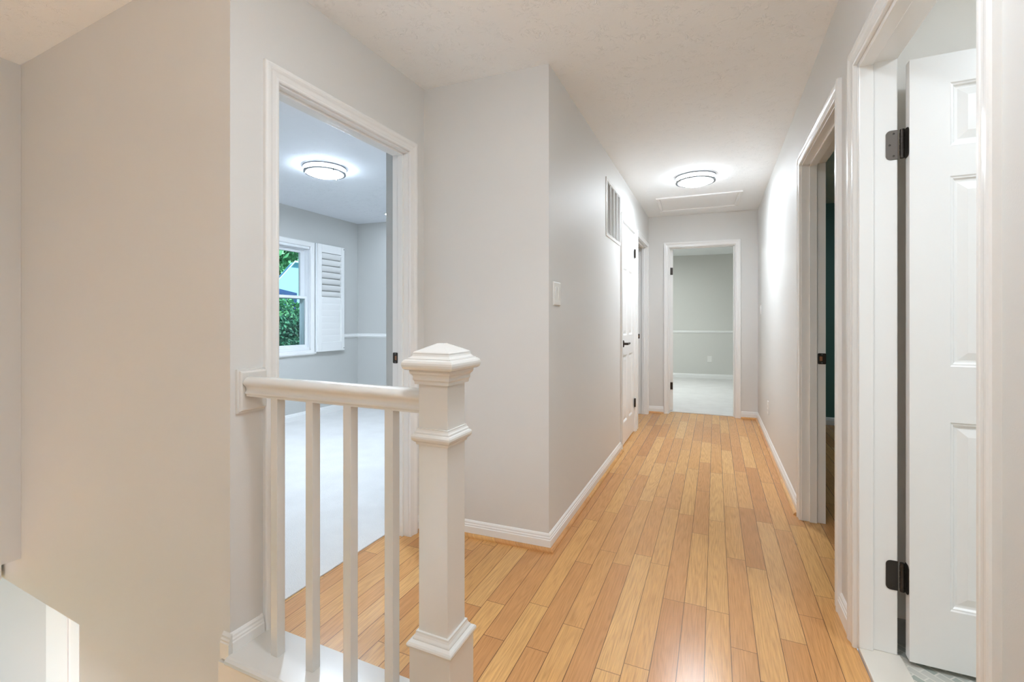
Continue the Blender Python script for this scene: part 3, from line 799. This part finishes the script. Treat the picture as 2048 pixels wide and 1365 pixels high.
for i, bx in enumerate((-1.342, -1.181, -1.022, -0.862)):
    o = b0 if i == 0 else b0.copy()
    if i: COL.objects.link(o); o.parent = sr
    o.location = Vector((bx - 0.0155, 1.0985, 0.0195)) - sr.location

# curb under the railing with its nosing
cb = struct(empty('trim_5', (-1.07, 1.1, 0)))
nos = [(1.035, -0.008), (1.016, -0.008), (1.009, -0.003), (1.006, 0.004), (1.008, 0.012), (1.014, 0.018), (1.022, 0.0195), (1.189, 0.0195), (1.190, 0.0), (1.190, -0.008)]
mb = MB(); mb.loft([[Vector((x, y_, z_)) for y_, z_ in nos] for x in (-1.500, -0.7695)])
mb.build('curb_top', M['rail'], cb)
MB().box(-1.545, -0.640, 1.018, 1.032, -0.34, -0.008).build('fascia_board', M['rail'], cb)
mb = MB(); mb.loft([[Vector((x, 1.038 - o, z)) for o, z in BASE] for x in (-1.546, -1.502)])
mb.build('return_molding', M['rail'], cb)

# ------------------------------------------------------------ window of the left bedroom and its shutter
w1 = struct(empty('window_1', (wX, 3.44, 0.80)))
y0, y1, z0, z1 = 2.90, 3.975, 0.80, 2.02
mb = MB()
fr = [(0, 0), (0, .012), (.005, .016), (.04, .019), (.052, .019), (.057, .014), (.059, 0)]
def rect_sweep(mb, prof, y0, y1, z0, z1, xf):
    rings = []
    for k, (sy, sz) in enumerate(((0, 0), (1, 0), (1, 1), (0, 1), (0, 0))):
        rings.append([Vector((xf(d), (y1 + w) if sy else (y0 - w), (z1 + w) if sz else (z0 - w))) for w, d in prof])
    mb.loft(rings, close=True, cap=False); bmesh.ops.remove_doubles(mb.bm, verts=mb.bm.verts, dist=1e-5)
rect_sweep(mb, fr, y0, y1, z0, z1, lambda d: wX + d)
mb.build('window_casing', M['trim'], w1)
mb = MB()
for a, b, c, d in ((y0, y0 + .03, z0, z1), (y1 - .008, y1, z0, z1), (y0, y1, z0, z0 + .03), (y0, y1, z1 - .03, z1)):
    mb.box(wX - .13, wX + .0, a, b, c, d)
for a, b, c, d in ((y0 + .03, y0 + .045, z0, z1), (y1 - .015, y1 - .008, z0, z1)):
    mb.box(wX - .13, wX - .035, a, b, c, d)
mb.box(wX - .14, wX - .125, y1 - .030, y1, z0, z1)
mb.build('window_frame', M['vinyl'], w1, bevel=.002)
def sash(x0, x1, a, b, c, d, s, sb, nm):
    mb = MB()
    mb.box(x0, x1, a, a + s, c, d); mb.box(x0, x1, b - s, b, c, d); mb.box(x0, x1, a + s, b - s, c, c + sb); mb.box(x0, x1, a + s, b - s, d - s, d)
    o = mb.build(nm, M['vinyl'], w1, bevel=.003)
    xm = (x0 + x1) / 2
    g = MB().box(xm - .003, xm + .003, a + s - .002, b - s + .002, c + sb - .002, d - s + .002).build('pane', M['glass'], o)
sash(wX - .115, wX - .08, y0 + .045, y1 - .012, 1.40, z1 - .02, 0.055, 0.04, 'upper_sash')
sash(wX - .075, wX - .04, y0 + .045, y1 - .003, z0 + .02, 1.435, 0.030, 0.045, 'lower_sash')
MB().box(wX - .13, wX + .03, y0 - .07, y1 + .07, 0.752, 0.772).build('window_sill', M['trim'], w1, bevel=.004)

sh = empty('window_shutter', (wX + .04, 4.27, 0.77)); tag(sh, 'white louvered window shutter folded open against the wall, right of the bedroom window', 'shutter')
a, b, c, d = 4.052, 4.475, 0.772, 2.072
xa, xb = wX + .022, wX + .050
mb = MB()
st_ = 0.055
mb.box(xa, xb, a, a + st_, c, d); mb.box(xa, xb, b - st_, b, c, d); mb.box(xa, xb, a + st_, b - st_, c, 0.885); mb.box(xa, xb, a + st_, b - st_, 1.972, d)
mb.build('frame', M['trim'], sh, bevel=.003)
for k in range(14):
    zc = 0.887 + (k + .5) * (1.972 - .887) / 14
    ang = R(48) if k >= 7 else R(84)
    hh = .0445
    pts = []
    for t_ in range(12):
        q = 2 * math.pi * t_ / 12
        ex, ez = math.cos(q) * .0045, math.sin(q) * hh
        pts.append((ex * math.sin(ang) + ez * math.cos(ang), -ex * math.cos(ang) + ez * math.sin(ang)))
    mb = MB(); mb.loft([[Vector((wX + .036 + px * .55, yy, zc + pz)) for px, pz in pts] for yy in (a + st_ + .001, b - st_ - .001)])
    mb.build('louver', M['trim'], sh, smooth=True)
for zz in (0.80, 2.05):
    mb = MB(); cyl(mb, (xb + .001, b - .012, zz), .005, .003, 10, (1, 0, 0))
    mb.build('screw', M['bronze'], sh)
mb = MB(); mb.box(wX + .0195, wX + .030, 4.036, 4.0515, .772, 2.072)
mb.build('hinge_stile', M['vinyl'], sh)

# ------------------------------------------------------------ outside the window
mb = MB(); mb.box(-60, -4.6, -20, 60, -3.0, -2.8)
struct(mb.build('ground', M['grass']))
def dirp(px, py, X0):
    f = 915.; yaw = R(23.928); x = (px - 1024) / f; z = (640.7 - py) / f
    d = Vector((-math.sin(yaw) + math.cos(yaw) * x, math.cos(yaw) + math.sin(yaw) * x, z)); t = X0 / d.x
    return Vector((X0, d.y * t, 1.153 + d.z * t))
HX = -18.0
A_ = dirp(545, 567, HX); B_ = dirp(582.5, 525.5, HX); C_ = dirp(604, 527.5, HX)
hs = empty('neighbor_house', (HX, B_.y, -2.8)); tag(hs, 'pale blue gabled house with dark blue porch roof seen through the bedroom window', 'house')
gz = A_.z - (B_.z - A_.z) / (B_.y - A_.y) * 2.0
mb = MB(); mb.poly([(HX, A_.y - 2.0, -2.8), (HX, C_.y + 4, -2.8), (HX, C_.y + 4, C_.z), (HX, B_.y, B_.z), (HX, A_.y - 2.0, gz)], (-5.4, 4.5, 0))
mb.build('gable_wall', M['siding'], hs)
mb = MB(); t_ = .07
mb.poly([(HX + .25, A_.y - 2.2, gz - .2), (HX + .25, B_.y, B_.z), (HX + .25, C_.y + 4, C_.z), (HX + .25, C_.y + 4, C_.z + t_), (HX + .25, B_.y, B_.z + t_ * 1.2), (HX + .25, A_.y - 2.2, gz - .2 + t_)], (-5.7, 4.75, 0))
mb.build('roof', M['extwhite'], hs)
P1 = dirp(540, 571.5, HX + 2.6); P2 = dirp(578.8, 572.5, HX + 2.6); P3 = dirp(594, 586.5, HX + 2.2); P4 = dirp(594, 595, HX + 2.2)
mb = MB(); mb.poly([(P1.x - 1, P1.y - 1, P1.z), (P2.x - 1, P2.y, P2.z), (P3.x, P3.y, P3.z), (P4.x, P4.y, P4.z - .6), (P1.x, P1.y - 1, P4.z - .6)], (-1.2, 0, 0))
mb.build('porch_roof', M['roofblue'], hs)
P5 = dirp(583, 600, HX + 2.0)
mb = MB(); mb.box(HX, HX + 2.0, P1.y - 1, P5.y, -2.8, P4.z - .1)
mb.build('porch_wall', M['extwhite'], hs)
q0 = dirp(562, 609, HX + 2.05); q1 = dirp(569, 638, HX + 2.05)
MB().box(HX + 2.0, HX + 2.06, q0.y, q1.y, q1.z, q0.z).build('shutter_board', M['maroon'], hs)

def foliage(name, cx, cy, cz, rx, ry_, rz, n, size, mat, label, cat, trunk=None, seed=1, nl=14):
    rnd = random.Random(seed)
    t = empty(name, (cx, cy, -2.8)); tag(t, label, cat)
    mb = MB(); lobes = [(Vector((rnd.uniform(-.6, .6) * rx, rnd.uniform(-.6, .6) * ry_, rnd.uniform(-.6, .6) * rz)), rnd.uniform(.35, .6)) for _ in range(nl)]
    for i in range(n):
        L_, k = rnd.choice(lobes)
        v = Vector((rnd.gauss(0, 1), rnd.gauss(0, 1), rnd.gauss(0, 1))).normalized() * (rnd.uniform(.75, 1.0))
        p = Vector((cx, cy, cz)) + L_ + Vector((v.x * rx * k, v.y * ry_ * k, v.z * rz * k))
        nrm = (v + Vector((rnd.gauss(0, .7), rnd.gauss(0, .7), rnd.gauss(0, .7)))).normalized()
        e1 = nrm.orthogonal().normalized(); e2 = nrm.cross(e1); s_ = size * rnd.uniform(.6, 1.3)
        an = rnd.uniform(0, 6.28); e1, e2 = e1 * math.cos(an) + e2 * math.sin(an), e2 * math.cos(an) - e1 * math.sin(an)
        mb.face([p - e1 * s_, p - e2 * s_ * .5 + nrm * s_ * .12, p + e1 * s_, p + e2 * s_ * .5 + nrm * s_ * .12])
    me = bpy.data.meshes.new('foliage'); mb.bm.to_mesh(me); mb.bm.free(); me.materials.append(mat)
    o = bpy.data.objects.new('foliage', me); COL.objects.link(o); o.parent = t; o.location = -Vector(t.location)
    mb = MB(); mb.lathe((cx, cy, -2.8), [(.0002, 0), (trunk, 0), (trunk * .6, cz + 2.8), (.0002, cz + 2.8)], 12)
    mb.build('trunk', M['bark'], t)
    return t
c = dirp(578, 500, -32)
foliage('tree', c.x, c.y, c.z, 4.0, 9.0, 7.0, 16000, .30, M['leaf_tree'], 'tall leafy green tree rising behind the neighboring house', 'tree', .35, 3, 40)
c = dirp(588, 688, -9.5)
foliage('bush', c.x, c.y, c.z, 1.0, 2.0, .95, 9000, .055, M['leaf_bush'], 'dark green leafy bush low in the bedroom window', 'bush', .08, 5)
c = dirp(601, 640, -12)
foliage('bush', c.x, c.y, c.z, 1.0, 1.05, .8, 3500, .075, M['leaf_tree'], 'bright green leafy bush behind the darker bush outside the window', 'bush', .08, 8)
